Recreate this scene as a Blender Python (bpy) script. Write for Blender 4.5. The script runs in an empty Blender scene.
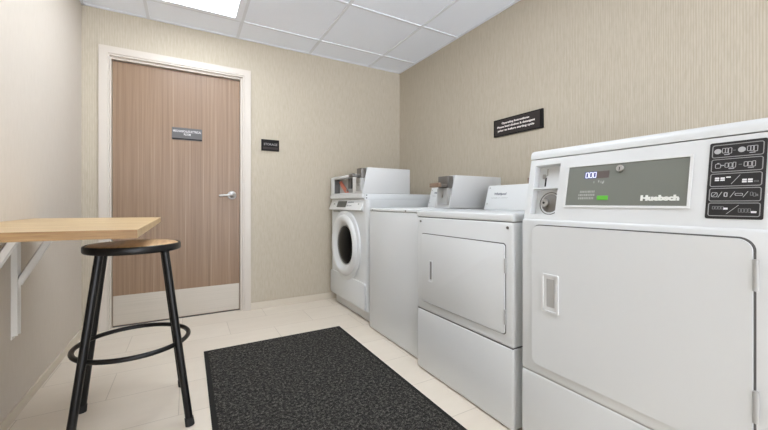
import bpy, bmesh, math, random
from mathutils import Vector, Matrix
random.seed(4)
C = bpy.context.scene
COL = C.collection
PI = math.pi

# ------------------------------------------------------------ materials
def srgb(r, g, b):
    f = lambda c: (c/255/12.92) if c/255 <= .04045 else ((c/255+.055)/1.055)**2.4
    return (f(r), f(g), f(b), 1)

def mat(name, col, rough=.5, metal=0, emis=None, estr=0, spec=.5, coat=0):
    m = bpy.data.materials.new(name); m.use_nodes = True
    b = m.node_tree.nodes['Principled BSDF']
    b.inputs['Base Color'].default_value = col
    b.inputs['Roughness'].default_value = rough
    b.inputs['Metallic'].default_value = metal
    b.inputs['Specular IOR Level'].default_value = spec
    b.inputs['Coat Weight'].default_value = coat
    if emis:
        b.inputs['Emission Color'].default_value = emis
        b.inputs['Emission Strength'].default_value = estr
    return m

def nodes(m):
    return m.node_tree.nodes, m.node_tree.links, m.node_tree.nodes['Principled BSDF']

def coords(N, L, scale, kind='Object', rot=(0,0,0), loc=(0,0,0)):
    tc = N.new('ShaderNodeTexCoord'); mp = N.new('ShaderNodeMapping')
    mp.inputs['Scale'].default_value = scale
    mp.inputs['Rotation'].default_value = rot
    mp.inputs['Location'].default_value = loc
    L.new(tc.outputs[kind], mp.inputs['Vector'])
    return mp.outputs['Vector']

def noise(N, L, vec, scale=1, detail=3, rough=.5):
    n = N.new('ShaderNodeTexNoise'); n.inputs['Scale'].default_value = scale
    n.inputs['Detail'].default_value = detail; n.inputs['Roughness'].default_value = rough
    L.new(vec, n.inputs['Vector']); return n.outputs['Fac']

def ramp(N, L, fac, stops):
    r = N.new('ShaderNodeValToRGB'); e = r.color_ramp.elements
    while len(e) < len(stops): e.new(.5)
    for i, (p, c) in enumerate(stops): e[i].position = p; e[i].color = c
    L.new(fac, r.inputs['Fac']); return r.outputs['Color']

def bump(N, L, b, h, strength, dist=.002):
    k = N.new('ShaderNodeBump'); k.inputs['Strength'].default_value = strength
    k.inputs['Distance'].default_value = dist
    L.new(h, k.inputs['Height']); L.new(k.outputs['Normal'], b.inputs['Normal'])

def mix(N, L, fac, a, b, mode='MIX'):
    m = N.new('ShaderNodeMix'); m.data_type = 'RGBA'; m.blend_type = mode
    for s, v in ((m.inputs[0], fac), (m.inputs[6], a), (m.inputs[7], b)):
        if hasattr(v, 'links'): L.new(v, s)
        else: s.default_value = v
    return m.outputs[2]

def wallpaper(name, base, light, dark, amt=1):
    m = mat(name, base, .85, spec=.25); N, L, b = nodes(m)
    def op(kind, a, c):
        k = N.new('ShaderNodeMath'); k.operation = kind
        for s_, v in zip(k.inputs, (a, c)):
            if v is None: continue
            if hasattr(v, 'links'): L.new(v, s_)
            else: s_.default_value = v
        return k.outputs[0]
    # evenly spaced vertical threads, each broken into dashes of irregular strength
    sp = N.new('ShaderNodeSeparateXYZ'); L.new(coords(N, L, (1, 1, 1)), sp.inputs[0])
    along = op('ADD', sp.outputs['X'], sp.outputs['Y'])
    thread = op('MULTIPLY_ADD', op('SINE', op('MULTIPLY', along, 2*PI/.0095), None), .5)
    thread.node.inputs[2].default_value = .5
    n1 = noise(N, L, coords(N, L, (70, 70, 22)), 1, 2, .6)
    n2 = noise(N, L, coords(N, L, (230, 230, 12), loc=(3.3, 1.1, 4)), 1, 1, .5)
    dash = op('MULTIPLY', thread, op('MULTIPLY', n1, 1.0))
    h = op('ADD', op('MULTIPLY', dash, .55), op('MULTIPLY', n2, .55))
    c = ramp(N, L, h, [(.26, dark), (.42, base), (.62, light)])
    c = mix(N, L, amt, base, c)
    L.new(c, b.inputs['Base Color'])
    bump(N, L, b, h, .2*amt, .001)
    return m

M = {}
M['wallpaper'] = wallpaper('wallpaper', srgb(187,177,159), srgb(202,193,177), srgb(174,163,144), .55)
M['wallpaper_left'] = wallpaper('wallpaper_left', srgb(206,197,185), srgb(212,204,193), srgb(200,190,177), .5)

def floor_mat():
    m = mat('porcelain_tile', srgb(214,203,186), .5, spec=.4); N, L, b = nodes(m)
    v = coords(N, L, (1,1,1), loc=(.635, -.253+.6, 0))
    br = N.new('ShaderNodeTexBrick')
    br.offset = .5; br.offset_frequency = 2; br.squash = 1
    br.inputs['Scale'].default_value = 1
    br.inputs['Brick Width'].default_value = .6
    br.inputs['Row Height'].default_value = .3005
    br.inputs['Mortar Size'].default_value = .0017
    br.inputs['Mortar Smooth'].default_value = .1
    br.inputs['Color1'].default_value = srgb(226,216,201)
    br.inputs['Color2'].default_value = srgb(222,211,195)
    br.inputs['Mortar'].default_value = srgb(196,185,169)
    L.new(v, br.inputs['Vector'])
    vn = coords(N, L, (3, 9, 1)); n = noise(N, L, vn, 1, 5, .6)
    c = ramp(N, L, n, [(.35, (.96,.953,.945,1)), (.65, (1,1,1,1))])
    L.new(mix(N, L, 1.0, br.outputs['Color'], c, 'MULTIPLY'), b.inputs['Base Color'])
    inv = N.new('ShaderNodeMath'); inv.operation = 'SUBTRACT'; inv.inputs[0].default_value = 1
    L.new(br.outputs['Fac'], inv.inputs[1])
    bump(N, L, b, inv.outputs[0], .4, .001)
    return m
M['floor'] = floor_mat()

def ceiling_mat():
    m = mat('ceiling_tile', srgb(226,227,229), .9, spec=.2); N, L, b = nodes(m)
    v = coords(N, L, (1,1,1)); n = noise(N, L, v, 220, 3, .6)
    L.new(ramp(N, L, n, [(.3, srgb(236,241,250)), (.6, srgb(243,247,255))]), b.inputs['Base Color'])
    bump(N, L, b, n, .15, .001)
    return m
M['ceiling'] = ceiling_mat()
M['tbar'] = mat('ceiling_grid_metal', srgb(226,229,235), .8, spec=.2)

def wood_door():
    m = mat('door_laminate', srgb(150,125,108), .38, spec=.4); N, L, b = nodes(m)
    v = coords(N, L, (52, 52, .45)); n1 = noise(N, L, v, 1, 4, .62)
    v2 = coords(N, L, (210, 210, 2.2), loc=(5,0,2)); n2 = noise(N, L, v2, 1, 2, .5)
    v3 = coords(N, L, (7, 7, .12), loc=(1,0,9)); n3 = noise(N, L, v3, 1, 2, .5)
    c1 = ramp(N, L, n1, [(.30, srgb(134,109,87)), (.46, srgb(146,120,97)), (.58, srgb(151,125,101)), (.72, srgb(163,139,116))])
    c2 = ramp(N, L, n2, [(.35, (.82,.80,.78,1)), (.6, (1,1,1,1))])
    c3 = ramp(N, L, n3, [(.35, (.90,.88,.87,1)), (.65, (1.0,1.0,1.0,1))])
    c = mix(N, L, .8, c1, c2, 'MULTIPLY'); c = mix(N, L, .8, c, c3, 'MULTIPLY')
    L.new(c, b.inputs['Base Color']); return m
M['door'] = wood_door()
M['frame'] = mat('cream_frame_paint', srgb(202,193,182), .4)

def brushed():
    m = mat('brushed_steel', srgb(196,190,182), .5, .8); N, L, b = nodes(m)
    v = coords(N, L, (2, 2, 400)); n = noise(N, L, v, 1, 2, .5)
    L.new(ramp(N, L, n, [(.3, srgb(190,183,172)), (.7, srgb(200,193,182))]), b.inputs['Base Color'])
    bump(N, L, b, n, .05, .0005); return m
M['steel'] = brushed()
M['chrome'] = mat('satin_chrome', srgb(178,176,173), .3, 1)
M['dull_metal'] = mat('coin_slide_metal', srgb(122,119,115), .4, .7)

def enamel(name, col, rough=.35):
    m = mat(name, col, rough, spec=.5); N, L, b = nodes(m)
    v = coords(N, L, (1,1,1)); n = noise(N, L, v, 500, 2, .5)
    bump(N, L, b, n, .03, .0004); return m
M['white'] = enamel('white_enamel', srgb(212,214,214))
M['white2'] = enamel('bright_white_plastic', srgb(216,217,216), .35)
M['greybox'] = enamel('light_grey_steel', srgb(202,202,201), .45)
M['seam'] = mat('dark_seam', srgb(92,90,88), .8)
M['hinge_grey'] = mat('hinge_grey', srgb(165,164,161), .45)
M['slot_grey'] = mat('grip_slot_grey', srgb(132,130,127), .6)
M['shade_grey'] = mat('recess_grey_plastic', srgb(168,167,164), .5)
M['plate_grey'] = mat('coin_plate_grey', srgb(160,160,158), .45, .2)
M['panel_grey'] = mat('control_panel_grey', srgb(112,115,107), .42)
M['black'] = mat('gloss_black_panel', srgb(30,30,31), .35)
M['line'] = mat('panel_grey_line', srgb(150,150,150), .5)
M['icon'] = mat('panel_icon_print', srgb(175,175,176), .5)
M['icon_dim'] = mat('panel_icon_dim', srgb(112,112,113), .5)
M['icon_white'] = mat('panel_icon_white', srgb(225,225,226), .5)
M['print_dark'] = mat('printed_dark', srgb(90,94,104), .5)
M['print_white'] = mat('printed_white', srgb(222,223,217), .5)
M['print_dim'] = mat('printed_pale_grey', srgb(160,162,156), .5)
M['window'] = mat('display_window', srgb(92,82,80), .3)
M['digit'] = mat('display_digits', srgb(235,238,255), .4, emis=(.78,.82,1,1), estr=.45)
M['digitback'] = mat('display_backlight', srgb(62,64,120), .4, emis=srgb(70,76,150), estr=.15)
M['led'] = mat('green_button', srgb(84,160,48), .4, emis=srgb(84,180,50), estr=.18)
M['glass'] = mat('dark_porthole_glass', srgb(8,8,9), .15, spec=.08)
M['lcd'] = mat('washer_lcd', srgb(72,74,72), .25)
M['red'] = mat('red_orange_sticker', srgb(198,116,94), .5)
M['brown'] = mat('coin_slide_grip', srgb(128,106,88), .45)
M['rubber'] = mat('black_rubber', srgb(24,24,25), .7)
M['stool'] = mat('black_powder_coat', srgb(13,12,12), .35, spec=.35)
M['bracket'] = mat('white_bracket_paint', srgb(222,218,211), .4)
M['signblack'] = mat('sign_black', srgb(20,17,16), .6, spec=.2)
M['signbrown'] = mat('sign_dark_grey', srgb(54,48,46), .6, spec=.2)
M['signgrey'] = mat('sign_brushed_grey', srgb(104,102,102), .6, spec=.2)
M['signtext'] = mat('sign_pale_text', srgb(226,216,212), .6)
M['signwhite'] = mat('sign_white_text', srgb(205,202,200), .6)
M['signdim'] = mat('sign_grey_text', srgb(136,130,130), .6)
M['base'] = mat('baseboard_vinyl', srgb(208,198,182), .55)
M['added_diffuser_small'] = mat('added_lamp_diffuser_small', (1,1,1,1), .6, emis=(.89,.965,1.06,1), estr=12.0)
M['diffuser'] = mat('added_lamp_diffuser', (1,1,1,1), .6, emis=(.89,.965,1.06,1), estr=4.0)  # emitter of the added panel behind the camera
M['diffuser_dim'] = mat('lamp_diffuser_dim', (1,1,1,1), .6, emis=(.89,.965,1.06,1), estr=7.0)
M['fixture'] = mat('fixture_white', srgb(238,242,250), .5)

def butcher():
    m = mat('maple_butcher_block', srgb(216,188,146), .42); N, L, b = nodes(m)
    v = coords(N, L, (1,1,1), loc=(.1,.02,0))
    br = N.new('ShaderNodeTexBrick'); br.offset = .37; br.offset_frequency = 2
    br.inputs['Scale'].default_value = 1
    br.inputs['Brick Width'].default_value = .42; br.inputs['Row Height'].default_value = .042
    br.inputs['Mortar Size'].default_value = .0006
    br.inputs['Color1'].default_value = srgb(208,183,142)
    br.inputs['Color2'].default_value = srgb(198,170,127)
    br.inputs['Mortar'].default_value = srgb(176,142,98)
    L.new(v, br.inputs['Vector'])
    vn = coords(N, L, (5, 70, 40)); n = noise(N, L, vn, 1, 4, .6)
    c = ramp(N, L, n, [(.3, (.80,.74,.66,1)), (.65, (1,1,1,1))])
    L.new(mix(N, L, .85, br.outputs['Color'], c, 'MULTIPLY'), b.inputs['Base Color'])
    return m
M['maple'] = butcher()

def edge_wood():  # brown streaked edge, its shade also painted in as a darker tone
    m = mat('maple_edge_shaded', srgb(170,136,92), .5); N, L, b = nodes(m)
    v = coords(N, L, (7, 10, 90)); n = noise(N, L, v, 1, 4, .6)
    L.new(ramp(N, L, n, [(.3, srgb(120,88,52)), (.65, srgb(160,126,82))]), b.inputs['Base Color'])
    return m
M['maple_edge_shaded'] = edge_wood()

def seat_wood():
    m = mat('stool_seat_wood', srgb(196,160,118), .35); N, L, b = nodes(m)
    v = coords(N, L, (60, 8, 8)); n = noise(N, L, v, 1, 4, .6)
    L.new(ramp(N, L, n, [(.3, srgb(176,136,94)), (.7, srgb(216,182,140))]), b.inputs['Base Color'])
    return m
M['seatwood'] = seat_wood()

def carpet():
    m = mat('charcoal_mat_pile', srgb(50,50,51), .95, spec=.15); N, L, b = nodes(m)
    v = coords(N, L, (1,1,1)); n = noise(N, L, v, 260, 3, .8)
    v2 = coords(N, L, (70, 70, 10), loc=(2,2,0)); n2 = noise(N, L, v2, 1, 5, .75)
    s = N.new('ShaderNodeMath'); s.operation = 'MULTIPLY_ADD'; s.inputs[1].default_value = .5
    L.new(n, s.inputs[0])
    h = N.new('ShaderNodeMath'); h.operation = 'MULTIPLY'; h.inputs[1].default_value = .5
    L.new(n2, h.inputs[0]); L.new(h.outputs[0], s.inputs[2])
    L.new(ramp(N, L, s.outputs[0], [(.40, srgb(22,21,20)), (.50, srgb(46,45,42)), (.61, srgb(116,112,106))]), b.inputs['Base Color'])
    bump(N, L, b, s.outputs[0], 1, .006)
    return m
M['carpet'] = carpet()
M['matedge'] = mat('mat_rubber_edge', srgb(38,37,35), .9, spec=.2)

# ------------------------------------------------------------ mesh helpers
ORG = Vector((0,0,0))     # base of the thing being built; parts are modelled in room coordinates

def obj(name, bm, m, parent=None, smooth=None):
    me = bpy.data.meshes.new(name)
    bmesh.ops.recalc_face_normals(bm, faces=bm.faces)
    if parent is not None or ORG.length: bmesh.ops.translate(bm, verts=bm.verts, vec=-ORG)
    bm.to_mesh(me); bm.free()
    mats = m if isinstance(m, (list, tuple)) else [m]
    for k in mats: me.materials.append(M[k])
    if smooth is not None:
        for p in me.polygons: p.use_smooth = True
        me.set_sharp_from_angle(angle=math.radians(smooth))
    o = bpy.data.objects.new(name, me); COL.objects.link(o)
    if parent is not None: o.parent = parent
    else: o.location = ORG
    return o

def tag(o, label, cat, group=None):
    o['label'] = label; o['category'] = cat
    if group: o['group'] = group
    return o

def thing(name, label, cat, loc, group=None):
    global ORG
    ORG = Vector(loc)
    o = bpy.data.objects.new(name, None); COL.objects.link(o)
    o.location = loc; o.empty_display_size = .05
    return tag(o, label, cat, group)

def at(loc):
    global ORG
    ORG = Vector(loc)

def struct(name, bm, m, parent=None, smooth=None):
    o = obj(name, bm, m, parent, smooth)
    if parent is None: o['kind'] = 'structure'
    return o

def box(bm, x0, x1, y0, y1, z0, z1, bev=0, seg=2, mi=0, T=None):
    n0 = set(bm.verts)
    r = bmesh.ops.create_cube(bm, size=1)
    vs = r['verts']
    for v in vs:
        v.co = Vector((x0+(v.co.x+.5)*(x1-x0), y0+(v.co.y+.5)*(y1-y0), z0+(v.co.z+.5)*(z1-z0)))
    fs = set(f for v in vs for f in v.link_faces)
    if bev:
        es = list(set(e for v in vs for e in v.link_edges))
        r = bmesh.ops.bevel(bm, geom=es, offset=bev, segments=seg, profile=.5, affect='EDGES')
    nv = [v for v in bm.verts if v not in n0]
    for f in bm.faces:
        if f.verts[0] not in n0: f.material_index = mi
    if T: 
        for v in nv: v.co = T(v.co)
    return nv

def B(*a, **k):
    bm = bmesh.new(); box(bm, *a, **k); return bm

def rrect(w, h, r, seg=6):
    # rounded rectangle outline, centred
    pts = []
    for cx, cy, a0 in ((w/2-r, h/2-r, 0), (-w/2+r, h/2-r, PI/2), (-w/2+r, -h/2+r, PI), (w/2-r, -h/2+r, 3*PI/2)):
        for i in range(seg+1):
            a = a0+PI/2*i/seg; pts.append((cx+r*math.cos(a), cy+r*math.sin(a)))
    return pts

def prism(bm, pts, f, d0, d1, bev=0, seg=2, inset=False, mi=0):
    # pts (a,b) outline; f(a,b,d)->Vector ; extrude from depth d0 to d1; optional bevel of the d1 rim
    n0 = set(bm.verts)
    A = [bm.verts.new(f(a, b, d0)) for a, b in pts]
    Bv = [bm.verts.new(f(a, b, d1)) for a, b in pts]
    n = len(pts)
    fa = bm.faces.new(A[::-1]); fb = bm.faces.new(Bv)
    fs = [fa, fb]
    for i in range(n):
        fs.append(bm.faces.new((A[i], A[(i+1)%n], Bv[(i+1)%n], Bv[i])))
    for q in fs: q.material_index = mi
    if bev:
        es = [e for e in fb.edges]
        bmesh.ops.bevel(bm, geom=es, offset=bev, segments=seg, profile=.5, affect='EDGES')
    return [v for v in bm.verts if v not in n0]

def fx(xf, yc, zc):
    # a slab lying on a plane facing -X : a along +Y, b along +Z, depth out of the plane towards -X
    return lambda a, b, d: Vector((xf-d, yc+a, zc+b))
def fy(yf, xc, zc):
    return lambda a, b, d: Vector((xc+a, yf-d, zc+b))

def slabX(xf, y0, y1, z0, z1, d0, d1, r=.01, bev=.002, bm=None, mi=0, seg=6):
    bm = bm or bmesh.new()
    prism(bm, rrect(y1-y0, z1-z0, r, seg), fx(xf, (y0+y1)/2, (z0+z1)/2), d0, d1, bev, mi=mi)
    return bm

def ringX(bm, f, w, h, r, t, d0, d1, seg=6):
    # rounded rectangular ring of line width t
    o = rrect(w, h, r, seg); i_ = rrect(w-2*t, h-2*t, max(r-t, .0004), seg); n = len(o)
    vs = [[bm.verts.new(f(a, b, d)) for a, b in P] for P in (o, i_) for d in (d0, d1)]
    o0, o1, i0, i1 = vs
    for k in range(n):
        j = (k+1) % n
        bm.faces.new((o0[k], o0[j], o1[j], o1[k])); bm.faces.new((i0[j], i0[k], i1[k], i1[j]))
        bm.faces.new((o1[k], o1[j], i1[j], i1[k])); bm.faces.new((o0[j], o0[k], i0[k], i0[j]))

def cyl(bm, p, q, r0, r1=None, n=20, caps=True, mi=0):
    p, q = Vector(p), Vector(q); d = q-p
    r1 = r0 if r1 is None else r1
    n0 = set(bm.verts); f0 = set(bm.faces)
    rot = d.to_track_quat('Z', 'Y').to_matrix().to_4x4()
    bmesh.ops.create_cone(bm, cap_ends=caps, segments=n, radius1=r0, radius2=r1, depth=d.length,
                          matrix=Matrix.Translation((p+q)/2) @ rot)
    for f in bm.faces:
        if f not in f0: f.material_index = mi

def lathe(bm, prof, f, n=40, closed=False):
    # prof list of (radius, depth); f(a,b,d)->Vector
    rings = []
    for r, d in prof:
        if r < 1e-6: rings.append([bm.verts.new(f(0, 0, d))])
        else: rings.append([bm.verts.new(f(r*math.cos(2*PI*k/n), r*math.sin(2*PI*k/n), d)) for k in range(n)])
    R = rings + ([rings[0]] if closed else [])
    for a, b in zip(R[:-1], R[1:]):
        for k in range(n):
            j = (k+1) % n
            if len(a) == 1 and len(b) == 1: continue
            if len(a) == 1: bm.faces.new((a[0], b[j], b[k]))
            elif len(b) == 1: bm.faces.new((a[k], a[j], b[0]))
            else: bm.faces.new((a[k], a[j], b[j], b[k]))

def torus(bm, c, R, r, n=64, m=12):
    for i in range(n):
        pass
    vs = [[bm.verts.new(Vector(c)+Vector(((R+r*math.cos(2*PI*j/m))*math.cos(2*PI*i/n), (R+r*math.cos(2*PI*j/m))*math.sin(2*PI*i/n), r*math.sin(2*PI*j/m)))) for j in range(m)] for i in range(n)]
    for i in range(n):
        for j in range(m):
            bm.faces.new((vs[i][j], vs[(i+1)%n][j], vs[(i+1)%n][(j+1)%m], vs[i][(j+1)%m]))

def text_bm(lines, f, w, h, thick=.0006, bold=.0, spacing=1.0, align='CENTER', shear=0):
    # lettering fitted into a w x h box centred at f(0,0,0); f(a,b,d)
    cu = bpy.data.curves.new('lettering', 'FONT'); cu.body = lines; cu.align_x = align
    cu.extrude = .02; cu.offset = bold; cu.space_character = spacing; cu.shear = shear; cu.resolution_u = 2
    o = bpy.data.objects.new('lettering', cu); COL.objects.link(o)
    dg = bpy.context.evaluated_depsgraph_get()
    me = bpy.data.meshes.new_from_object(o.evaluated_get(dg))
    bm = bmesh.new(); bm.from_mesh(me)
    bpy.data.objects.remove(o); bpy.data.curves.remove(cu); bpy.data.meshes.remove(me)
    xs = [v.co.x for v in bm.verts]; ys = [v.co.y for v in bm.verts]
    x0, x1, y0, y1 = min(xs), max(xs), min(ys), max(ys)
    for v in bm.verts:
        a = ((v.co.x-x0)/(x1-x0)-.5)*w; b = ((v.co.y-y0)/(y1-y0)-.5)*h
        d = thick if v.co.z > 0 else 0
        v.co = f(a, b, d)
    return bm

def plan_box(bm, x0, x1, y0, y1, z0, z1, r, bev=0):
    prism(bm, rrect(x1-x0, y1-y0, r, 7), lambda a, b, d: Vector(((x0+x1)/2+a, (y0+y1)/2+b, d)), z0, z1, bev)

# faces seen from the camera: -X facing surfaces read left-to-right towards -Y
def txX(xf, yc, zc): return lambda a, b, d: Vector((xf-d, yc-a, zc+b))

# ------------------------------------------------------------ the room
XL, XR, YB, YN, ZC = -.653, 2.005, 3.182, -3.0, 2.331
at((0,0,0))
struct('floor', B(XL-.1, XR+.1, YN-.1, YB+.25, -.06, 0), 'floor')
DX0, DX1, DZ = -.506, .425, 2.02     # clear opening between the frame faces (outer trim adds .05)
bm = bmesh.new()
box(bm, XL-.1, DX0-.02, YB, YB+.12, 0, ZC+.1)
box(bm, DX1+.02, XR+.1, YB, YB+.12, 0, ZC+.1)
box(bm, DX0-.02, DX1+.02, YB, YB+.12, DZ+.02, ZC+.1)
struct('wall_back', bm, 'wallpaper')
struct('wall_right', B(XR, XR+.1, YN, YB, 0, ZC+.1), 'wallpaper')
struct('wall_left', B(XL-.1, XL, YN, YB, 0, ZC+.1), 'wallpaper_left')

# suspended ceiling: tiles above a grid of tee bars
G, GX, GY = .6279, -.2594, 2.875
cl = struct('ceiling', B(XL, XR, YN, YB, ZC+.006, ZC+.05), 'ceiling')
bm = bmesh.new(); t = .0105
x = GX - G
while x < XR:
    if x > XL: box(bm, x-t, x+t, YN, YB, ZC, ZC+.008)
    x += G
y = GY
while y > YN:
    box(bm, XL, XR, y-t, y+t, ZC+.0004, ZC+.008); y -= G
for a in ((XL, XL+.018, YN, YB), (XR-.018, XR, YN, YB), (XL, XR, YB-.018, YB), (XL, XR, YN, YN+.018)):
    box(bm, *a, ZC+.0002, ZC+.008)
obj('ceiling_grid', bm, 'tbar', cl)

# baseboards
bh = .058
bm = bmesh.new(); box(bm, XL, DX0-.056, YB-.009, YB, 0, bh, .002); struct('baseboard_back_left', bm, 'base').name = 'baseboard_back'
bm = bmesh.new(); box(bm, DX1+.052, XR, YB-.009, YB, 0, bh, .002); struct('baseboard_back', bm, 'base')
struct('baseboard_left', B(XL, XL+.010, YN, YB-.01, 0, .046, .002), 'base')
struct('baseboard_right', B(XR-.009, XR, YN, YB-.01, 0, bh, .002), 'base')

# door frame (hollow metal, double stepped) and the door leaf
bm = bmesh.new()
def ufr(x0, x1, z1, w, y0, y1):
    box(bm, x0-w, x0, y0, y1, 0, z1+w); box(bm, x1, x1+w, y0, y1, 0, z1+w); box(bm, x0, x1, y0, y1, z1, z1+w)
ufr(DX0, DX1, DZ, .051, YB-.013, YB+.02)
ufr(DX0+.008, DX1-.013, DZ-.013, .02, YB-.006, YB+.05)
ufr(DX0+.018, DX1-.030, DZ-.030, .02, YB+.015, YB+.10)
struct('trim_1', bm, 'frame')
YD = YB+.045
lx0, lx1 = DX0+.020, DX1-.032
at(((lx0+lx1)/2, YD, .008))
dr = struct('door_1', B(lx0, lx1, YD, YD+.045, .010, DZ-.034, .001), 'door')
obj('kick_plate', B(lx0+.004, lx1-.004, YD-.0025, YD-.0002, .014, .234, .0008), 'steel', dr)
hb = bmesh.new(); hx, hz = .330, .995
lathe(hb, [(0,.0), (.036,.0), (.036,.006), (.032,.011), (.018,.013), (.013,.016), (.012,.045), (0,.048)], fy(YD-.0005, hx, hz), 28)
hd = obj('door_handle', hb, 'chrome', dr, 40)
hb = bmesh.new()
pth = [(hx+.006,YD-.047,hz), (hx-.02,YD-.052,hz), (hx-.06,YD-.052,hz-.003), (hx-.095,YD-.046,hz-.006)]
for p, q in zip(pth[:-1], pth[1:]): cyl(hb, p, q, .0095, .009, 16)
for p in pth: bmesh.ops.create_uvsphere(hb, u_segments=16, v_segments=10, radius=.0094, matrix=Matrix.Translation(p))
obj('lever', hb, 'chrome', hd, 60)
obj('strike_edge', B(lx0, lx1, YD+.002, YD+.04, .0, .009), 'seam', dr)
struct('wall_corridor', B(XL-.1, XR+.1, YB+.2, YB+.25, 0, ZC), 'wallpaper')

# ------------------------------------------------------------ ceiling lights (2 x 4 ft troffers)
def troffer(label, x0, x1, y0, y1, lamp='diffuser'):
    r = thing('ceiling_light', label, 'ceiling light', ((x0+x1)/2, (y0+y1)/2, ZC-.004), 'fluorescent panels in the suspended ceiling')
    bm = bmesh.new(); w = .036
    ox0, ox1, oy0, oy1 = x0+.011, x1-.011, y0+.011, y1-.011
    for a in ((ox0, ox0+w, oy0, oy1), (ox1-w, ox1, oy0, oy1), (ox0+w, ox1-w, oy0, oy0+w), (ox0+w, ox1-w, oy1-w, oy1)):
        box(bm, *a, ZC-.004, ZC+.004, .0015)
    for a in ((ox0+w-.002, ox0+w+.010, oy0+w, oy1-w), (ox1-w-.010, ox1-w+.002, oy0+w, oy1-w), (ox0+w, ox1-w, oy0+w-.002, oy0+w+.010), (ox0+w, ox1-w, oy1-w-.010, oy1-w+.002)):
        box(bm, *a, ZC-.007, ZC+.002, .0015)
    obj('frame', bm, 'fixture', r)
    obj('diffuser', B(ox0+w+.008, ox1-w-.008, oy0+w+.008, oy1-w-.008, ZC-.003, ZC+.001), lamp, r)
troffer('bright white light panel in the ceiling above the wood door', GX, GX+G, GY-2*G, GY, 'diffuser_dim')
troffer('added unseen fill light panel in the ceiling far behind the camera, farthest from the door', GX+G, GX+2*G, GY-9*G, GY-7*G)  # unseen panel, added to fill the room from the rear
troffer('added square fill light panel, out of view, in the ceiling between the dryers and the counter', GX+G, GX+2*G, GY-3*G, GY-2*G, 'added_diffuser_small')  # added out of view to brighten the machines and floor

# ------------------------------------------------------------ signs
r = thing('door_sign', 'grey engraved sign reading mechanical electrical room on the wood door', 'sign', (-.001, YD-.002, 1.435))
sx0, sx1, sz0, sz1 = -.109, .104, 1.436, 1.534
obj('plate', B(sx0, sx1, YD-.006, YD-.0005, sz0, sz1, .001), 'signgrey', r)
obj('lettering', text_bm('MECHANICAL/ELECTRICAL\nROOM', fy(YD-.006, -.002, 1.494), .198, .042, .0006, .02), 'signwhite', r)
obj('lower_strip', B(sx0+.002, sx1-.002, YD-.0072, YD-.0055, sz0+.004, sz0+.012), 'signblack', r)

r = thing('wall_sign', 'small black sign reading storage on the wall right of the door', 'sign', (.64, YB, 1.39))
bm = bmesh.new(); box(bm, .563, .717, YB-.012, YB-.0003, 1.391, 1.491, .002)
obj('plate', bm, 'signblack', r)
obj('lettering', text_bm('STORAGE', fy(YB-.012, .642, 1.449), .118, .021, .0006, .02), 'signdim', r)
obj('lower_strip', B(.575, .706, YB-.0128, YB-.0118, 1.405, 1.426), 'signbrown', r)

r = thing('wall_sign', 'wide dark operating instructions sign on the right wall above the machines', 'sign', (XR, 1.637, 1.416))
bm = bmesh.new(); box(bm, XR-.014, XR-.0003, 1.432, 1.842, 1.416, 1.541, .002)
obj('holder', bm, 'signblack', r)
obj('insert', B(XR-.0152, XR-.0135, 1.452, 1.828, 1.424, 1.533), 'signbrown', r)
for i, (s, w) in enumerate((('Operating Instructions:', .235), ('Please load clothes & detergent', .318), ('prior to before starting cycle', .308))):
    obj('lettering', text_bm(s, txX(XR-.0152, 1.648-(.002 if i else 0), 1.505-.0255*i), w, .0185, .0006, .05), 'signtext', r)

# ------------------------------------------------------------ floor mat
r = thing('floor_mat', 'charcoal ribbed entrance mat lying on the tile floor before the machines', 'floor mat', (.538, 1.67, 0))
mx0, mx1, my0, my1 = .087, .989, .92, 2.419
obj('rubber_edge', B(mx0, mx1, my0, my1, .0005, .006, .002), 'matedge', r)
obj('pile', B(mx0+.022, mx1-.022, my0+.022, my1-.022, .004, .0095, .002), 'carpet', r)

# ------------------------------------------------------------ wall table and its folding brackets
tz, tt = .848, .026
r = thing('wall_table', 'maple butcher block counter fixed to the left wall on white brackets', 'table', (XL, 1.78, tz-tt))
tx1, ty0, ty1 = -.130, 1.262, 2.30
tilt = math.tan(math.radians(.5))
Tt = lambda v: Vector((v.x, v.y, v.z + (v.x-tx1)*(-tilt)*-1*-1))
bm = bmesh.new(); box(bm, XL+.002, tx1, ty0, ty1, tz-tt, tz, .0015, T=lambda v: Vector((v.x, v.y, v.z-(v.x-tx1)*tilt)))
tb_ = obj('tabletop', bm, 'maple', r)
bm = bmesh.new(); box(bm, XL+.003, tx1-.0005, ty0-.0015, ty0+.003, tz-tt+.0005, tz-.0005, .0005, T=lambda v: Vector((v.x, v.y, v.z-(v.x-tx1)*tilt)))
obj('edge_shade_band', bm, 'maple_edge_shaded', tb_)  # thin front strip carrying the edge's streaks and painted shade
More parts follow.
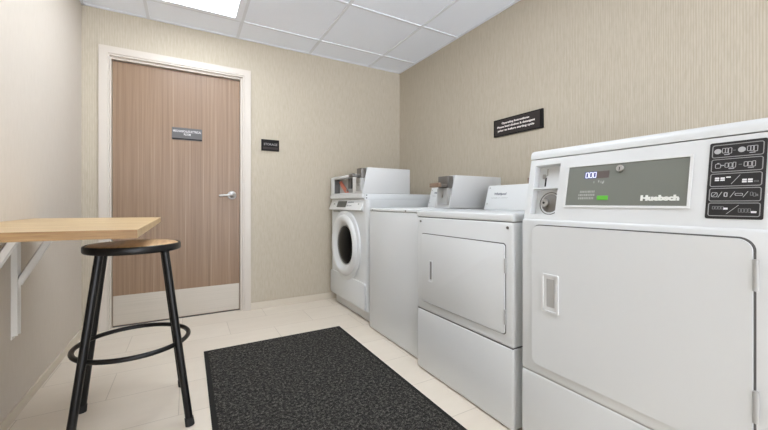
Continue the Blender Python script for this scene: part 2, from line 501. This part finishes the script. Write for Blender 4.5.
def bracket(y):
    z1 = tz-tt-.0005; x0 = XL+.001
    w = .017
    bm = bmesh.new()
    box(bm, x0, x0+.004, y-w, y+w, .345, z1, .001)
    box(bm, x0+.004, x0+.022, y-w, y-w+.003, .36, z1); box(bm, x0+.004, x0+.022, y+w-.003, y+w, .36, z1)
    for z in (.375, .45, .56, .70): cyl(bm, (x0+.004, y, z), (x0+.007, y, z), .004, n=10)
    k = obj('bracket', bm, 'bracket', r)
    bm = bmesh.new()
    box(bm, x0+.006, x0+.40, y-w+.003, y+w-.003, z1-.004, z1+.0)
    box(bm, x0+.006, x0+.40, y-w, y-w+.003, z1-.022, z1); box(bm, x0+.006, x0+.40, y+w-.003, y+w, z1-.022, z1)
    obj('arm', bm, 'bracket', k)
    bm = bmesh.new()
    p, q = Vector((x0+.018, y, .575)), Vector((x0+.140, y, z1-.012)); d = (q-p).normalized(); nrm = Vector((-d.z, 0, d.x))
    L_ = (q-p).length
    for s0, s1, n0_, n1_ in ((-w+.004, -w+.0065, -.011, .011), (w-.0065, w-.004, -.011, .011), (-w+.004, w-.004, .009, .011)):
        box(bm, 0, L_, s0, s1, n0_, n1_, T=lambda v: p+d*v.x+nrm*v.z+Vector((0, v.y, 0)))
    obj('strut', bm, 'bracket', k)
    for e_ in (p, q):
        bm = bmesh.new(); cyl(bm, e_+Vector((0,-w-.002,0)), e_+Vector((0,w+.002,0)), .005, n=12)
        obj('pivot_pin', bm, 'bracket', k)
bracket(2.07); bracket(1.66)

# ------------------------------------------------------------ stool
cx, cy = -.200, 1.825
r = thing('bar_stool', 'round black metal bar stool with a wooden seat tucked by the counter', 'stool', (cx, cy, 0))
fz = lambda a, b, d: Vector((cx+a, cy+b, d))
bm = bmesh.new()
lathe(bm, [(0,.728), (.156,.728), (.156,.724), (.168,.724), (.1715,.727), (.173,.731), (.173,.748), (.1715,.752), (.167,.754), (.163,.752), (.163,.742), (0,.742)], fz, 64)
st = obj('seat_pan', bm, 'stool', r, 40)
bm = bmesh.new()
lathe(bm, [(0,.743), (.1615,.743), (.1615,.751), (.155,.755), (.14,.7565), (0,.758)], fz, 64)
obj('seat', bm, 'seatwood', r, 40)
rt = Matrix.Rotation(math.radians(5), 3, 'Z')
for sx, sy in ((-1,-1), (1,-1), (-1,1), (1,1)):
    top = Vector((cx, cy, .726))+rt@Vector((sx*.108, sy*.108, 0)); bot = Vector((cx, cy, 0))+rt@Vector((sx*.193, sy*.188, 0))
    d = (bot-top)
    bm = bmesh.new(); cyl(bm, top, top+d*.975, .0142, n=20)
    lg = obj('leg', bm, 'stool', r, 40)
    bm = bmesh.new(); cyl(bm, top+d*.955, bot+Vector((0,0,.001)), .0165, .0175, n=20)
    obj('rubber_foot', bm, 'rubber', lg, 40)
bm = bmesh.new(); torus(bm, (cx, cy, .334), .203, .0095)
obj('foot_ring', bm, 'stool', r, 180)

# ------------------------------------------------------------ coin boxes and consoles on the top-loading pair
def coin_box(label, name, y0, y1, xf, z0, z1, back, group='coin boxes standing on the machines', dirt='dull_metal'):
    r = thing(name, label, 'coin box', ((xf+back)/2, (y0+y1)/2, z0), group)
    bm = bmesh.new()
    lean = .047
    pts = [(xf, z0), (xf+lean, z1), (back, z1), (back, z0)]
    prism(bm, pts, lambda a, b, d: Vector((a, d, b)), y0, y1)
    bmesh.ops.bevel(bm, geom=[e for e in bm.edges], offset=.003, segments=2, profile=.5, affect='EDGES')
    obj('case', bm, 'greybox', r, 40)
    # coin slide block on the upper front, tray under it, lock plate below
    zs = z1-.065
    bm = bmesh.new()
    box(bm, xf-.004, xf+.04, y0+.006, y1-.045, zs-.018, z1-.006, .003)
    box(bm, xf-.060, xf-.003, y0+.012, y1-.050, zs-.010, zs+.008, .003)
    sl = obj('coin_slide', bm, 'dull_metal', r, 40)
    bm = bmesh.new(); box(bm, xf-.078, xf-.052, y0+.010, y1-.048, zs-.014, zs+.014, .006)
    obj('slide_grip', bm, dirt, sl, 40)
    bm = bmesh.new(); box(bm, xf-.008, xf+.02, y0+.010, y1-.040, z0+.02, zs-.018, .003)
    dp = obj('coin_drawer', bm, 'shade_grey', r, 40)
    bm = bmesh.new(); cyl(bm, (xf-.008, (y0+y1)/2-.015, z0+.075), (xf-.014, (y0+y1)/2-.015, z0+.075), .008, n=18)
    obj('lock', bm, 'chrome', dp, 40)
    return r

def console(r, y0, y1, xf, z0, z1, back, text_y, text_z, ty_w):
    lean = .042
    bm = bmesh.new()
    prism(bm, [(xf, z0), (xf, z0+.012), (xf+lean, z1), (back, z1), (back, z0)], lambda a, b, d: Vector((a, d, b)), y0, y1)
    bmesh.ops.bevel(bm, geom=[e for e in bm.edges], offset=.004, segments=2, profile=.5, affect='EDGES')
    c = obj('console', bm, 'white2', r, 40)
    th = math.atan2(lean, z1-z0-.012)
    U = Vector((math.sin(th), 0, math.cos(th))); Nn = Vector((-math.cos(th), 0, math.sin(th)))
    def f0(v): 
        base = Vector((xf, 0, z0+.012))
        return lambda a, b, d: base + U*(v+b) + Nn*d + Vector((0, text_y-a, 0))
    v = (text_z-z0-.012)/math.cos(th)
    obj('lettering', text_bm('Whirlpool', f0(v), ty_w, .020, .0006, .03), 'print_dark', c)
    obj('caption', text_bm('COMMERCIAL LAUNDRY', f0(v-.024), ty_w*1.35, .005, .0005, .0), 'print_dim', c)
    for yy in (y0+.02, y1-.02):
        for vv in (.03, .135):
            p = Vector((xf, yy, z0+.012))+U*vv
            bm = bmesh.new(); cyl(bm, p, p+Nn*.002, .0045, n=12)
            obj('screw', bm, 'shade_grey', c)
    return c

# ------------------------------------------------------------ front-loading washer (far end of the row)
wy0, wy1, wx, wb, wz = 2.435, 3.130, 1.197, 1.87, .985
r = thing('front_load_washer', 'white front-loading washer with a round porthole door in the far corner', 'washing machine', ((wx+wb)/2, (wy0+wy1)/2, 0))
bm = bmesh.new(); plan_box(bm, wx, wb, 2.372, wy1, .085, .953, .034)
body = obj('body', bm, 'white', r, 40)
bm = bmesh.new(); box(bm, wx+.021, wb-.02, 2.366, 3.052, .012, .09, .003)
obj('plinth', bm, 'greybox', r, 40)
for a in (wx+.07, wb-.06):
    for b_ in (wy0+.06, wy1-.06):
        bm = bmesh.new(); cyl(bm, (a, b_-.02, 0), (a, b_-.02, .014), .02, n=14); obj('foot', bm, 'rubber', r, 40)
for z in (.968, .990):
    bm = bmesh.new(); cyl(bm, (wx+.028, 2.4335, z), (wx+.028, 2.429, z), .0045, n=12)
    obj('screw', bm, 'rubber', r)
bm = bmesh.new(); box(bm, wx+.012, wb, wy0-.002, wy1+.002, .950, 1.0025, .006, 3)
obj('top', bm, 'white', r, 40)
obj('bottom_panel', slabX(wx, 2.392, wy1-.008, .092, .30, -.01, .010, .018, .006), 'white', r, 40)
# sloped control panel
pz0, pz1 = .866, .962
pf0, pf1 = wx-.022, wx+.012
bm = bmesh.new()
prism(bm, [(pf0, pz0), (pf0-.002, pz0+.006), (pf1, pz1), (pf1+.05, pz1), (pf1+.05, pz0)], lambda a, b, d: Vector((a, d, b)), wy0+.002, wy1-.002)
bmesh.ops.bevel(bm, geom=[e for e in bm.edges], offset=.003, segments=2, profile=.5, affect='EDGES')
cp = obj('control_panel', bm, 'white2', r, 40)
th = math.atan2(pf1-pf0, pz1-pz0)
U = Vector((math.sin(th), 0, math.cos(th))); Nn = Vector((-math.cos(th), 0, math.sin(th)))
def wp(yc, v): return lambda a, b, d: Vector((pf0-.002, yc-a, pz0+.006)) + U*(v+b) + Nn*(d+.0015)
bm = bmesh.new(); prism(bm, rrect(.195, .056, .004, 3), wp(2.845, .048), -.001, .003)
obj('display', bm, 'lcd', cp)
for yy, vv, ww, hh in [(y_, .066, .016, .007) for y_ in (2.715, 2.69, 2.665, 2.64, 2.615)] + [(y_, .034, .020, .006) for y_ in (2.71, 2.675, 2.64)]:
    bm = bmesh.new(); prism(bm, rrect(ww, hh, .0015, 2), wp(yy, vv), 0, .002)
    obj('button', bm, 'print_dark', cp)
bm = bmesh.new(); prism(bm, rrect(.030, .012, .002, 2), wp(3.02, .05), 0, .002); obj('emblem', bm, 'print_dim', cp)
bm = bmesh.new(); prism(bm, rrect(.02, .012, .002, 2), wp(2.5, .05), 0, .002); obj('button', bm, 'print_dim', cp)
bm = bmesh.new(); box(bm, wx-.006, wx+.01, 2.92, 3.06, .848, .864, .002)
obj('detergent_drawer_pull', bm, 'shade_grey', r)
bm = bmesh.new(); box(bm, wx-.002, wx+.01, wy0+.01, wy1-.01, .8615, .867)
obj('panel_seam', bm, 'shade_grey', r)
obj('front_ledge', B(wx-.012, wx+.0115, wy0+.002, wy1-.002, .968, 1.002, .003), 'white2', r)
# door
dc = fx(wx, 2.775, .565)
bm = bmesh.new()
lathe(bm, [(.262,-.01), (.264,.012), (.260,.026), (.250,.036), (.236,.040), (.218,.039), (.210,.034), (.172,.006), (.166,-.01)], dc, 72)
dd = obj('door', bm, 'white2', r, 50)
bm = bmesh.new(); lathe(bm, [(.1725,.003), (.1725,.008), (.170,.011), (.165,.008), (.162,.003)], dc, 64)
obj('door_trim_ring', bm, 'chrome', dd, 50)
bm = bmesh.new(); lathe(bm, [(.168,.004), (.150,.016), (.12,.026), (.08,.033), (.04,.036), (0,.037)], dc, 64)
obj('door_glass', bm, 'glass', dd, 60)
bm = bmesh.new(); prism(bm, rrect(.022, .12, .008, 4), fx(wx, 2.775-.232, .565), .036, .043, .003)
obj('door_handle', bm, 'white', dd, 40)
bm = bmesh.new(); lathe(bm, [(.300,-.005), (.300,.011), (.296,.0145), (.262,.017), (.262,-.005)], dc, 72)
obj('door_surround', bm, 'white', r, 50)
# coin console on the washer: frame with an open well
cz0, cz1 = 1.0035, 1.170
cxf = 1.198
bm = bmesh.new()
box(bm, cxf, cxf+.16, 3.055, wy1+.012, cz0, cz1, .003); box(bm, cxf, cxf+.16, 2.575, 2.64, cz0, cz1-.002, .003)
box(bm, cxf, cxf+.16, 2.64, 3.055, cz1-.024, cz1, .002); box(bm, cxf, cxf+.16, 2.64, 3.055, cz0, cz0+.012, .002)
box(bm, cxf+.07, cxf+.16, 2.64, 3.055, cz0+.01, cz1-.005)
cc = thing('coin_console', 'white coin meter housing with an open well on top of the front-loading washer', 'coin meter', (cxf+.1, 2.76, cz0))
hs = obj('housing', bm, 'white2', cc, 40)
bm = bmesh.new(); box(bm, cxf+.055, cxf+.069, 2.641, 3.054, cz0+.013, cz1-.025)
obj('well_back', bm, 'shade_grey', hs)
bm = bmesh.new(); box(bm, cxf+.03, cxf+.054, 2.74, 2.80, cz0+.05, cz1-.026, .003)
obj('coin_chute', bm, 'seam', cc)
bm = bmesh.new()
prism(bm, [(3.045, .105), (2.99, .112), (2.90, .055), (2.82, .0), (2.90, 0), (2.99, .060)], lambda a, b, d: Vector((cxf+.048-d, a, cz0+.016+b)), 0, .004)
obj('sticker', bm, 'red', cc)
obj('well_side', B(cxf+.004, cxf+.054, 3.048, 3.0545, cz0+.013, cz1-.025), 'seam', hs)
bm = bmesh.new(); cyl(bm, (cxf+.054, 2.86, cz0+.035), (cxf+.04, 2.86, cz0+.035), .012, n=18)
obj('lock', bm, 'chrome', cc, 40)
coin_box('light grey steel coin box on the front-loading washer, against its housing', 'coin_box', 2.434, 2.572, 1.187, 1.0035, 1.210, 1.637, dirt='dull_metal')

# ------------------------------------------------------------ top-loading washer
ty0_, ty1_, txf, tb, ttz = 1.672, 2.295, 1.180, 1.90, .890
r = thing('top_load_washer', 'white top-loading washer with a plain front between the other machines', 'washing machine', ((txf+tb)/2, (ty0_+ty1_)/2, 0))
bm = bmesh.new(); box(bm, txf, tb, ty0_, ty1_, .008, .866, .006, 3)
obj('body', bm, 'white', r, 40)
bm = bmesh.new(); box(bm, txf-.002, tb, ty0_-.001, ty1_+.001, .868, ttz, .007, 3)
obj('top', bm, 'white', r, 40)
obj('lid', B(txf+.10, 1.66, ty0_+.10, ty1_-.10, ttz-.004, ttz+.004, .002), 'white', r)
bm = bmesh.new(); box(bm, txf+.006, tb, ty0_+.006, ty1_-.006, .864, .870)
obj('seam', bm, 'seam', r)
for yy in (2.245, 1.80):
    bm = bmesh.new(); cyl(bm, (txf-.001, yy, .8775), (txf-.005, yy, .8775), .006, .005, n=14)
    obj('screw', bm, 'dull_metal', r, 40)
for a in (txf+.05, tb-.06):
    for b_ in (ty0_+.05, ty1_-.05):
        bm = bmesh.new(); cyl(bm, (a, b_, 0), (a, b_, .014), .02, n=14); obj('foot', bm, 'rubber', r, 40)
console(r, 1.848, 2.322, 1.738, ttz-.001, 1.055, 1.89, 2.225, 1.008, .09)
coin_box('light grey steel coin box with a brown-tipped slide on the top-loading washer', 'coin_box', 1.692, 1.845, 1.436, ttz+.0045, 1.106, 1.902, dirt='brown')

# ------------------------------------------------------------ dryer in the middle
dy0, dy1, dxf, db, dz = .948, 1.614, 1.1345, 1.86, .882
r = thing('dryer', 'white dryer with a side-hinged door, second machine from the right', 'dryer', ((dxf+db)/2, (dy0+dy1)/2, 0))
bm = bmesh.new(); box(bm, dxf, db, dy0, dy1, .3395, .8485, .009, 3)
obj('body', bm, 'white', r, 40)
bm = bmesh.new(); box(bm, dxf+.001, db, dy0, dy1, .006, .3365, .009, 3)
obj('base_panel', bm, 'white', r, 40)
bm = bmesh.new(); box(bm, dxf-.001, db, dy0, dy1+.001, .851, dz, .006, 3)
obj('top', bm, 'white', r, 40)
for z in (.8497, .338):
    obj('seam', B(dxf+.005, db-.01, dy0+.005, dy1-.005, z-.004, z+.004), 'seam', r)
bm = slabX(dxf, .983, 1.566, .385, .762, -.004, .0012, .014, 0)
obj('door_seal', bm, 'seam', r)
bm = slabX(dxf, .9865, 1.5625, .389, .7575, -.004, .0075, .012, .003)
d3 = obj('door', bm, 'white', r, 40)
bm = bmesh.new(); ringX(bm, fx(dxf, 1.478, .563), .032, .114, .005, .003, .004, .010)
hn = obj('handle', bm, 'white', d3, 40)
bm = slabX(dxf, 1.471, 1.485, .520, .614, .005, .0082, .003, 0)
obj('grip_recess', bm, 'slot_grey', hn)
for z in (.67, .46):
    bm = bmesh.new(); cyl(bm, (dxf-.006, .984, z-.03), (dxf-.006, .984, z+.03), .0045, n=12)
    obj('hinge', bm, 'hinge_grey', d3, 40)
for yy in (.975, 1.578):
    bm = bmesh.new(); cyl(bm, (dxf+.002, yy, .826), (dxf-.004, yy, .826), .0065, .0055, n=14)
    obj('screw', bm, 'dull_metal', r, 40)
console(r, 1.123, dy1-.004, 1.652, dz-.001, 1.038, 1.85, 1.50, .982, .095)
coin_box('light grey steel coin box on the dryer, mostly hidden behind the nearest dryer', 'coin_box', .972, 1.12, 1.455, dz+.0005, 1.098, 1.84, dirt='brown')

# ------------------------------------------------------------ nearest dryer with the tall control panel
hy0, hy1, hxf, hb_, hz0 = .216, .904, 1.130, 1.86, .866
r = thing('dryer', 'large white dryer nearest the camera with a grey control panel and coin slot', 'dryer', ((hxf+hb_)/2, (hy0+hy1)/2, 0))
bm = bmesh.new(); box(bm, hxf, hb_, hy0, hy1, .292, hz0, .008, 3)
obj('body', bm, 'white', r, 40)
bm = bmesh.new(); box(bm, hxf-.001, hb_, hy0, hy1, .006, .289, .008, 3)
obj('base_panel', bm, 'white', r, 40)
bm = bmesh.new(); box(bm, hxf+.004, hb_-.01, hy0+.004, hy1-.004, .287, .295)
obj('seam', bm, 'shade_grey', r)
bm = slabX(hxf, .2655, .8545, .3275, .8475, -.004, .0012, .030, 0, seg=10)
obj('door_seal', bm, 'seam', r)
bm = slabX(hxf, .270, .852, .331, .8435, -.004, .0085, .028, .003, seg=10)
dn = obj('door', bm, 'white', r, 40)
bm = bmesh.new(); ringX(bm, fx(hxf, .776, .604), .066, .138, .006, .0075, .004, .0135, 4)
hn = obj('handle', bm, 'white2', dn, 40)
bm = slabX(hxf, .748, .804, .540, .668, .004, .0088, .004, 0)
obj('grip_plate', bm, 'white2', hn)
bm = slabX(hxf, .760, .790, .556, .656, .004, .0096, .003, 0)
obj('grip_recess', bm, 'shade_grey', hn)
for z in (.762, .462):
    bm = bmesh.new(); cyl(bm, (hxf-.007, .265, z-.036), (hxf-.007, .265, z+.036), .0055, n=14)
    obj('hinge', bm, 'hinge_grey', dn, 40)

# the leaning control console, in its own frame: Y, v up the slope, n out of it
P0, P1 = Vector((1.140, 0, .870)), Vector((1.183, 0, 1.094))
U = (P1-P0).normalized(); Nn = Vector((-U.z, 0, U.x)); VL = (P1-P0).length
def K(y, v, n=0): return P0 + U*v + Nn*n + Vector((0, y, 0))
def kbox(bm, y0, y1, v0, v1, n0, n1, bev=0): box(bm, n0, n1, y0, y1, v0, v1, bev, T=lambda c: K(c.y, c.z, c.x))
def kf(yc, v): return lambda a, b, d: K(yc-a, v+b, d)
RY0, RY1, RV0, RV1 = .774, .8765, .015, .2046       # coin recess
bm = bmesh.new(); D = -.045
kbox(bm, hy0+.004, RY0, -.004, VL, D, 0)
kbox(bm, RY1, hy1-.004, -.004, VL, D, 0)
kbox(bm, RY0, RY1, -.004, RV0, D, 0); kbox(bm, RY0, RY1, RV1, VL, D, 0)
prism(bm, [(1.17, .868), (1.215, 1.10), (hb_, 1.10), (hb_, .868)], lambda a, b, d: Vector((a, d, b)), hy0+.0048, hy1-.0048)
kc = obj('console', bm, 'white', r)
bm = bmesh.new()
cap = [(1.1815, 1.097), (1.1825, 1.112), (1.186, 1.122), (1.193, 1.128), (1.205, 1.131), (hb_, 1.131), (hb_, 1.097)]
prism(bm, cap, lambda a, b, d: Vector((a, d, b)), hy0, hy1)
es = [e for e in bm.edges if abs(e.verts[0].co.y-e.verts[1].co.y) < 1e-6 and e.verts[0].co.y > hy1-.001]
bmesh.ops.bevel(bm, geom=es, offset=.006, segments=3, profile=.5, affect='EDGES')
obj('top_cap', bm, 'white', r, 40)
# coin recess
bm = bmesh.new()
kbox(bm, RY0, RY1, RV0, RV1, D-.004, D+.003)
ck = obj('coin_recess', bm, 'shade_grey', kc)
bm = bmesh.new(); ym = (RY0+RY1)/2
kbox(bm, RY0, RY1, .113, .118, D, -.003)
obj('shelf', bm, 'white', ck)
bm = bmesh.new(); kbox(bm, RY0+.004, RY1-.022, .120, RV1-.006, D, D+.014, .002)
fp = obj('slot_plate', bm, 'plate_grey', ck)
bm = bmesh.new(); kbox(bm, .844, .8505, .128, .162, D+.008, D+.0155); obj('coin_slot', bm, 'rubber', fp)
bm = bmesh.new(); kbox(bm, .848, .860, .158, .176, D+.012, D+.022, .003); kbox(bm, .840, .845, .17, .197, D+.012, D+.018, .001)
obj('coin_guide', bm, 'chrome', fp)
bm = bmesh.new(); kbox(bm, RY0+.002, RY1-.020, RV0+.004, .106, D, D+.010, .002)
lp = obj('vault_door', bm, 'plate_grey', ck)
bm = bmesh.new(); lathe(bm, [(.043,.008), (.043,.016), (.040,.016), (.040,.008)], lambda a, b, d: K(.818+a, .062+b, D+d), 40)
obj('vault_rim', bm, 'seam', lp, 40)
bm = bmesh.new(); lathe(bm, [(0,.022), (.040,.014), (.040,.006)][::-1], lambda a, b, d: K(.818+a, .062+b, D+d), 40)
obj('vault_disc', bm, 'dull_metal', lp, 60)
bm = bmesh.new(); lathe(bm, [(.015,.010), (.015,.028), (.013,.030), (0,.030)], lambda a, b, d: K(.834+a, .062+b, D+d), 28)
lk = obj('vault_lock', bm, 'chrome', lp, 40)
bm = bmesh.new(); lathe(bm, [(.0045,.028), (.0045,.0315), (0,.0315)], lambda a, b, d: K(.834+a, .062+b, D+d), 20)
obj('keyhole', bm, 'rubber', lk, 40)

# positions on the console from its own proportions
PY0, PY1, PV0, PV1 = .399, .737, .0487, .185
bm = bmesh.new(); ringX(bm, kf((PY0+PY1)/2, (PV0+PV1)/2), PY1-PY0+.014, PV1-PV0+.012, .004, .0065, -.001, .004, 4)
pf = obj('panel_frame', bm, 'white2', kc, 40)
bm = bmesh.new(); kbox(bm, PY0, PY1, PV0, PV1, -.001, .0012)
pg = obj('control_panel', bm, 'panel_grey', pf)

# display, button, print and key lock on the grey panel
bm = bmesh.new(); kbox(bm, .602, .679, .140, .1635, .001, .0020)
ds = obj('display', bm, 'window', pg)
bm = bmesh.new(); kbox(bm, .640, .679, .140, .1635, .0019, .0024)
obj('display_backlight', bm, 'digitback', ds)
SEG = {'0': 'abcdef'}
bm = bmesh.new(); w_, h_, q = .0085, .0170, .0020
for k in range(3):
    yc = .6735-.0122*k-.003; vc = .15175
    for s_ in 'abcdef':
        if s_ in 'ad':
            vv = vc + (h_/2 if s_ == 'a' else -h_/2); kbox(bm, yc-w_/2, yc+w_/2, vv-q/2, vv+q/2, .0024, .0029)
        else:
            yy = yc + (w_/2 if s_ in 'ef' else -w_/2); lo = vc if s_ in 'bf' else vc-h_/2
            kbox(bm, yy-q/2, yy+q/2, lo, lo+h_/2, .0024, .0029)
obj('digits', bm, 'digit', ds)
bm = bmesh.new(); kbox(bm, .5985, .632, .0675, .0815, .001, .0032, .001)
obj('start_button', bm, 'led', pg)
bm = bmesh.new()
random.seed(8)
for row, (y0, y1) in enumerate(((.640, .690), (.640, .694), (.640, .694))):
    y = y1
    while y > y0+.004:
        w = random.choice((.003, .004, .006)); kbox(bm, y-w, y, .0925-.011*row, .0995-.011*row, .0011, .0015); y -= w+.002
for y, v, w in ((.634, .126, .004), (.622, .121, .005), (.626, .124, .002), (.648, .124, .002), (.618, .124, .003)):
    kbox(bm, y-w, y, v, v+.007, .0011, .0015)
obj('printed_lines', bm, 'print_dim', pg)
obj('lettering', text_bm('Huebsch', kf(.4618, .0722), .092, 0.0165, .0024, .065), 'print_white', pg)
bm = bmesh.new(); lathe(bm, [(.0105,.0), (.0105,.006), (.009,.0075), (0,.0075)], lambda a, b, d: K(.570+a, .1665+b, .0012+d), 28)
kl = obj('key_lock', bm, 'chrome', pg, 40)
bm = bmesh.new(); kbox(bm, .5688, .5712, .1605, .1705, .0085, .0090); obj('keyhole', bm, 'rubber', kl)

# black instruction panel with five outlined rows
BY0, BY1, BV0, BV1 = .2578, .3604, .0182, .2137
bm = bmesh.new(); prism(bm, rrect(BY1-BY0, BV1-BV0, .004, 4), kf((BY0+BY1)/2, (BV0+BV1)/2), -.001, .0018)
bp = obj('instruction_panel', bm, 'black', kc)
RH = (BV1-BV0-.009)/5
bc = (BY0+BY1)/2
rowv = [BV1-.0045-RH*(i+.5) for i in range(5)]
for v in rowv:
    bm = bmesh.new(); ringX(bm, kf(bc, v), BY1-BY0-.010, RH-.0035, .005, .0017, .0018, .0024, 4)
    obj('row_outline', bm, 'line', bp)
def kb(bm, a, v, w, h): kbox(bm, bc-a-w/2, bc-a+w/2, v-h/2, v+h/2, .0018, .0024)   # a measured left to right
def kring(bm, a, v, w, h, t=.0011): ringX(bm, kf(bc-a, v), w, h, min(w, h)*.25, t, .0018, .0024, 3)
def kdisc(bm, a, v, r0): lathe(bm, [(r0,.0018), (r0,.0024), (0,.0024)], lambda x, y, d: K(bc-a-x, v+y, d), 20)
def slash(bm, a, v, w, h):
    prism(bm, [(-w/2, -h/2), (-w/2+.0012, -h/2), (w/2, h/2), (w/2-.0012, h/2)], kf(bc-a, v), .0018, .0024)
bm = bmesh.new(); dim = bmesh.new(); wh = bmesh.new()
v = rowv[0]
for a in (-.0355, .0085): kdisc(bm, a, v, .0068)
for a0 in (-.019, .026):
    kring(bm, a0-.005, v+.001, .007, .013); kring(bm, a0, v+.001, .006, .013); kring(bm, a0+.0065, v, .007, .015); kb(bm, a0+.001, v-.0095, .010, .002)
kb(dim, -.0045, v, .005, .0015)
v = rowv[1]
kring(bm, -.033, v-.001, .011, .012); kb(bm, -.033, v+.006, .004, .002); kb(bm, -.0245, v, .006, .002)
for a0 in (-.010, .024):
    kring(bm, a0-.007, v, .007, .012); kring(bm, a0, v, .007, .012); kring(bm, a0+.007, v, .006, .014); kb(bm, a0+.002, v-.009, .010, .002)
kb(dim, .0075, v, .006, .0015)
v = rowv[2]
for a in (-.033, -.0225): 
    kb(wh, a, v+.0045, .008, .0042); kb(wh, a, v-.0005, .008, .0034)
kb(wh, -.012, v+.0065, .008, .003)
slash(bm, .001, v, .016, .022)
for a in (.0165, .0265):
    kb(wh, a, v-.0015, .008, .0042); kb(wh, a, v-.0065, .008, .0034)
kring(dim, .0365, v-.006, .008, .004)
v = rowv[3]
kring(bm, -.036, v, .012, .012); slash(bm, -.036, v, .008, .008); slash(bm, -.0255, v, .008, .014)
kring(bm, -.015, v, .007, .011, .0018); slash(bm, -.003, v, .009, .014)
kring(bm, .0085, v, .014, .006); slash(bm, .020, v, .009, .014)
kring(dim, .030, v+.001, .005, .009); kring(dim, .035, v-.001, .005, .009); kb(dim, .0395, v-.002, .003, .005)
v = rowv[4]
for k in range(4): kring(dim, -.036+.0055*k, v+.004, .005, .008)
kb(wh, -.0135, v+.002, .008, .0045); slash(bm, -.001, v, .022, .022)
for k in range(4): kring(dim, .0115+.0055*k, v-.002, .005, .010)
kb(wh, .0355, v-.0055, .009, .0045)
obj('icons', bm, 'icon', bp); obj('dim_icons', dim, 'icon_dim', bp); obj('white_icons', wh, 'icon_white', bp)

# ------------------------------------------------------------ camera
cam = bpy.data.cameras.new('camera'); co = bpy.data.objects.new('camera', cam); COL.objects.link(co)
co.location = (0, 0, .9263); co.rotation_euler = (PI/2, 0, -.5169)
cam.sensor_fit = 'HORIZONTAL'; cam.sensor_width = 36; cam.lens = 36*345.4/768
cam.shift_y = -(215-203.2)/768
cam.clip_start = .01
C.camera = co

# ------------------------------------------------------------ light
w = bpy.data.worlds.new('world'); C.world = w; w.use_nodes = True
wn, wl = w.node_tree.nodes, w.node_tree.links
bg = wn['Background']; bg.inputs['Strength'].default_value = 1
tc = wn.new('ShaderNodeTexCoord'); sp = wn.new('ShaderNodeSeparateXYZ'); wl.new(tc.outputs['Generated'], sp.inputs[0])
cr = wn.new('ShaderNodeValToRGB'); mr = wn.new('ShaderNodeMapRange')
mr.inputs['From Min'].default_value = -1; mr.inputs['From Max'].default_value = 1
wl.new(sp.outputs['Z'], mr.inputs['Value']); wl.new(mr.outputs[0], cr.inputs['Fac'])
cr.color_ramp.elements[0].position = .44; cr.color_ramp.elements[0].color = (.93, .985, 1.08, 1)  # added fill entering the open rear, stronger from below to lift the ceiling
cr.color_ramp.elements[1].position = .56; cr.color_ramp.elements[1].color = (.30, .312, .335, 1)
mu = wn.new('ShaderNodeVectorMath'); mu.operation = 'SCALE'; mu.inputs['Scale'].default_value = 8.0
wl.new(cr.outputs['Color'], mu.inputs[0]); wl.new(mu.outputs[0], bg.inputs['Color'])
C.view_settings.view_transform = 'Standard'; C.view_settings.look = 'None'
C.view_settings.exposure = .42; C.view_settings.gamma = 1
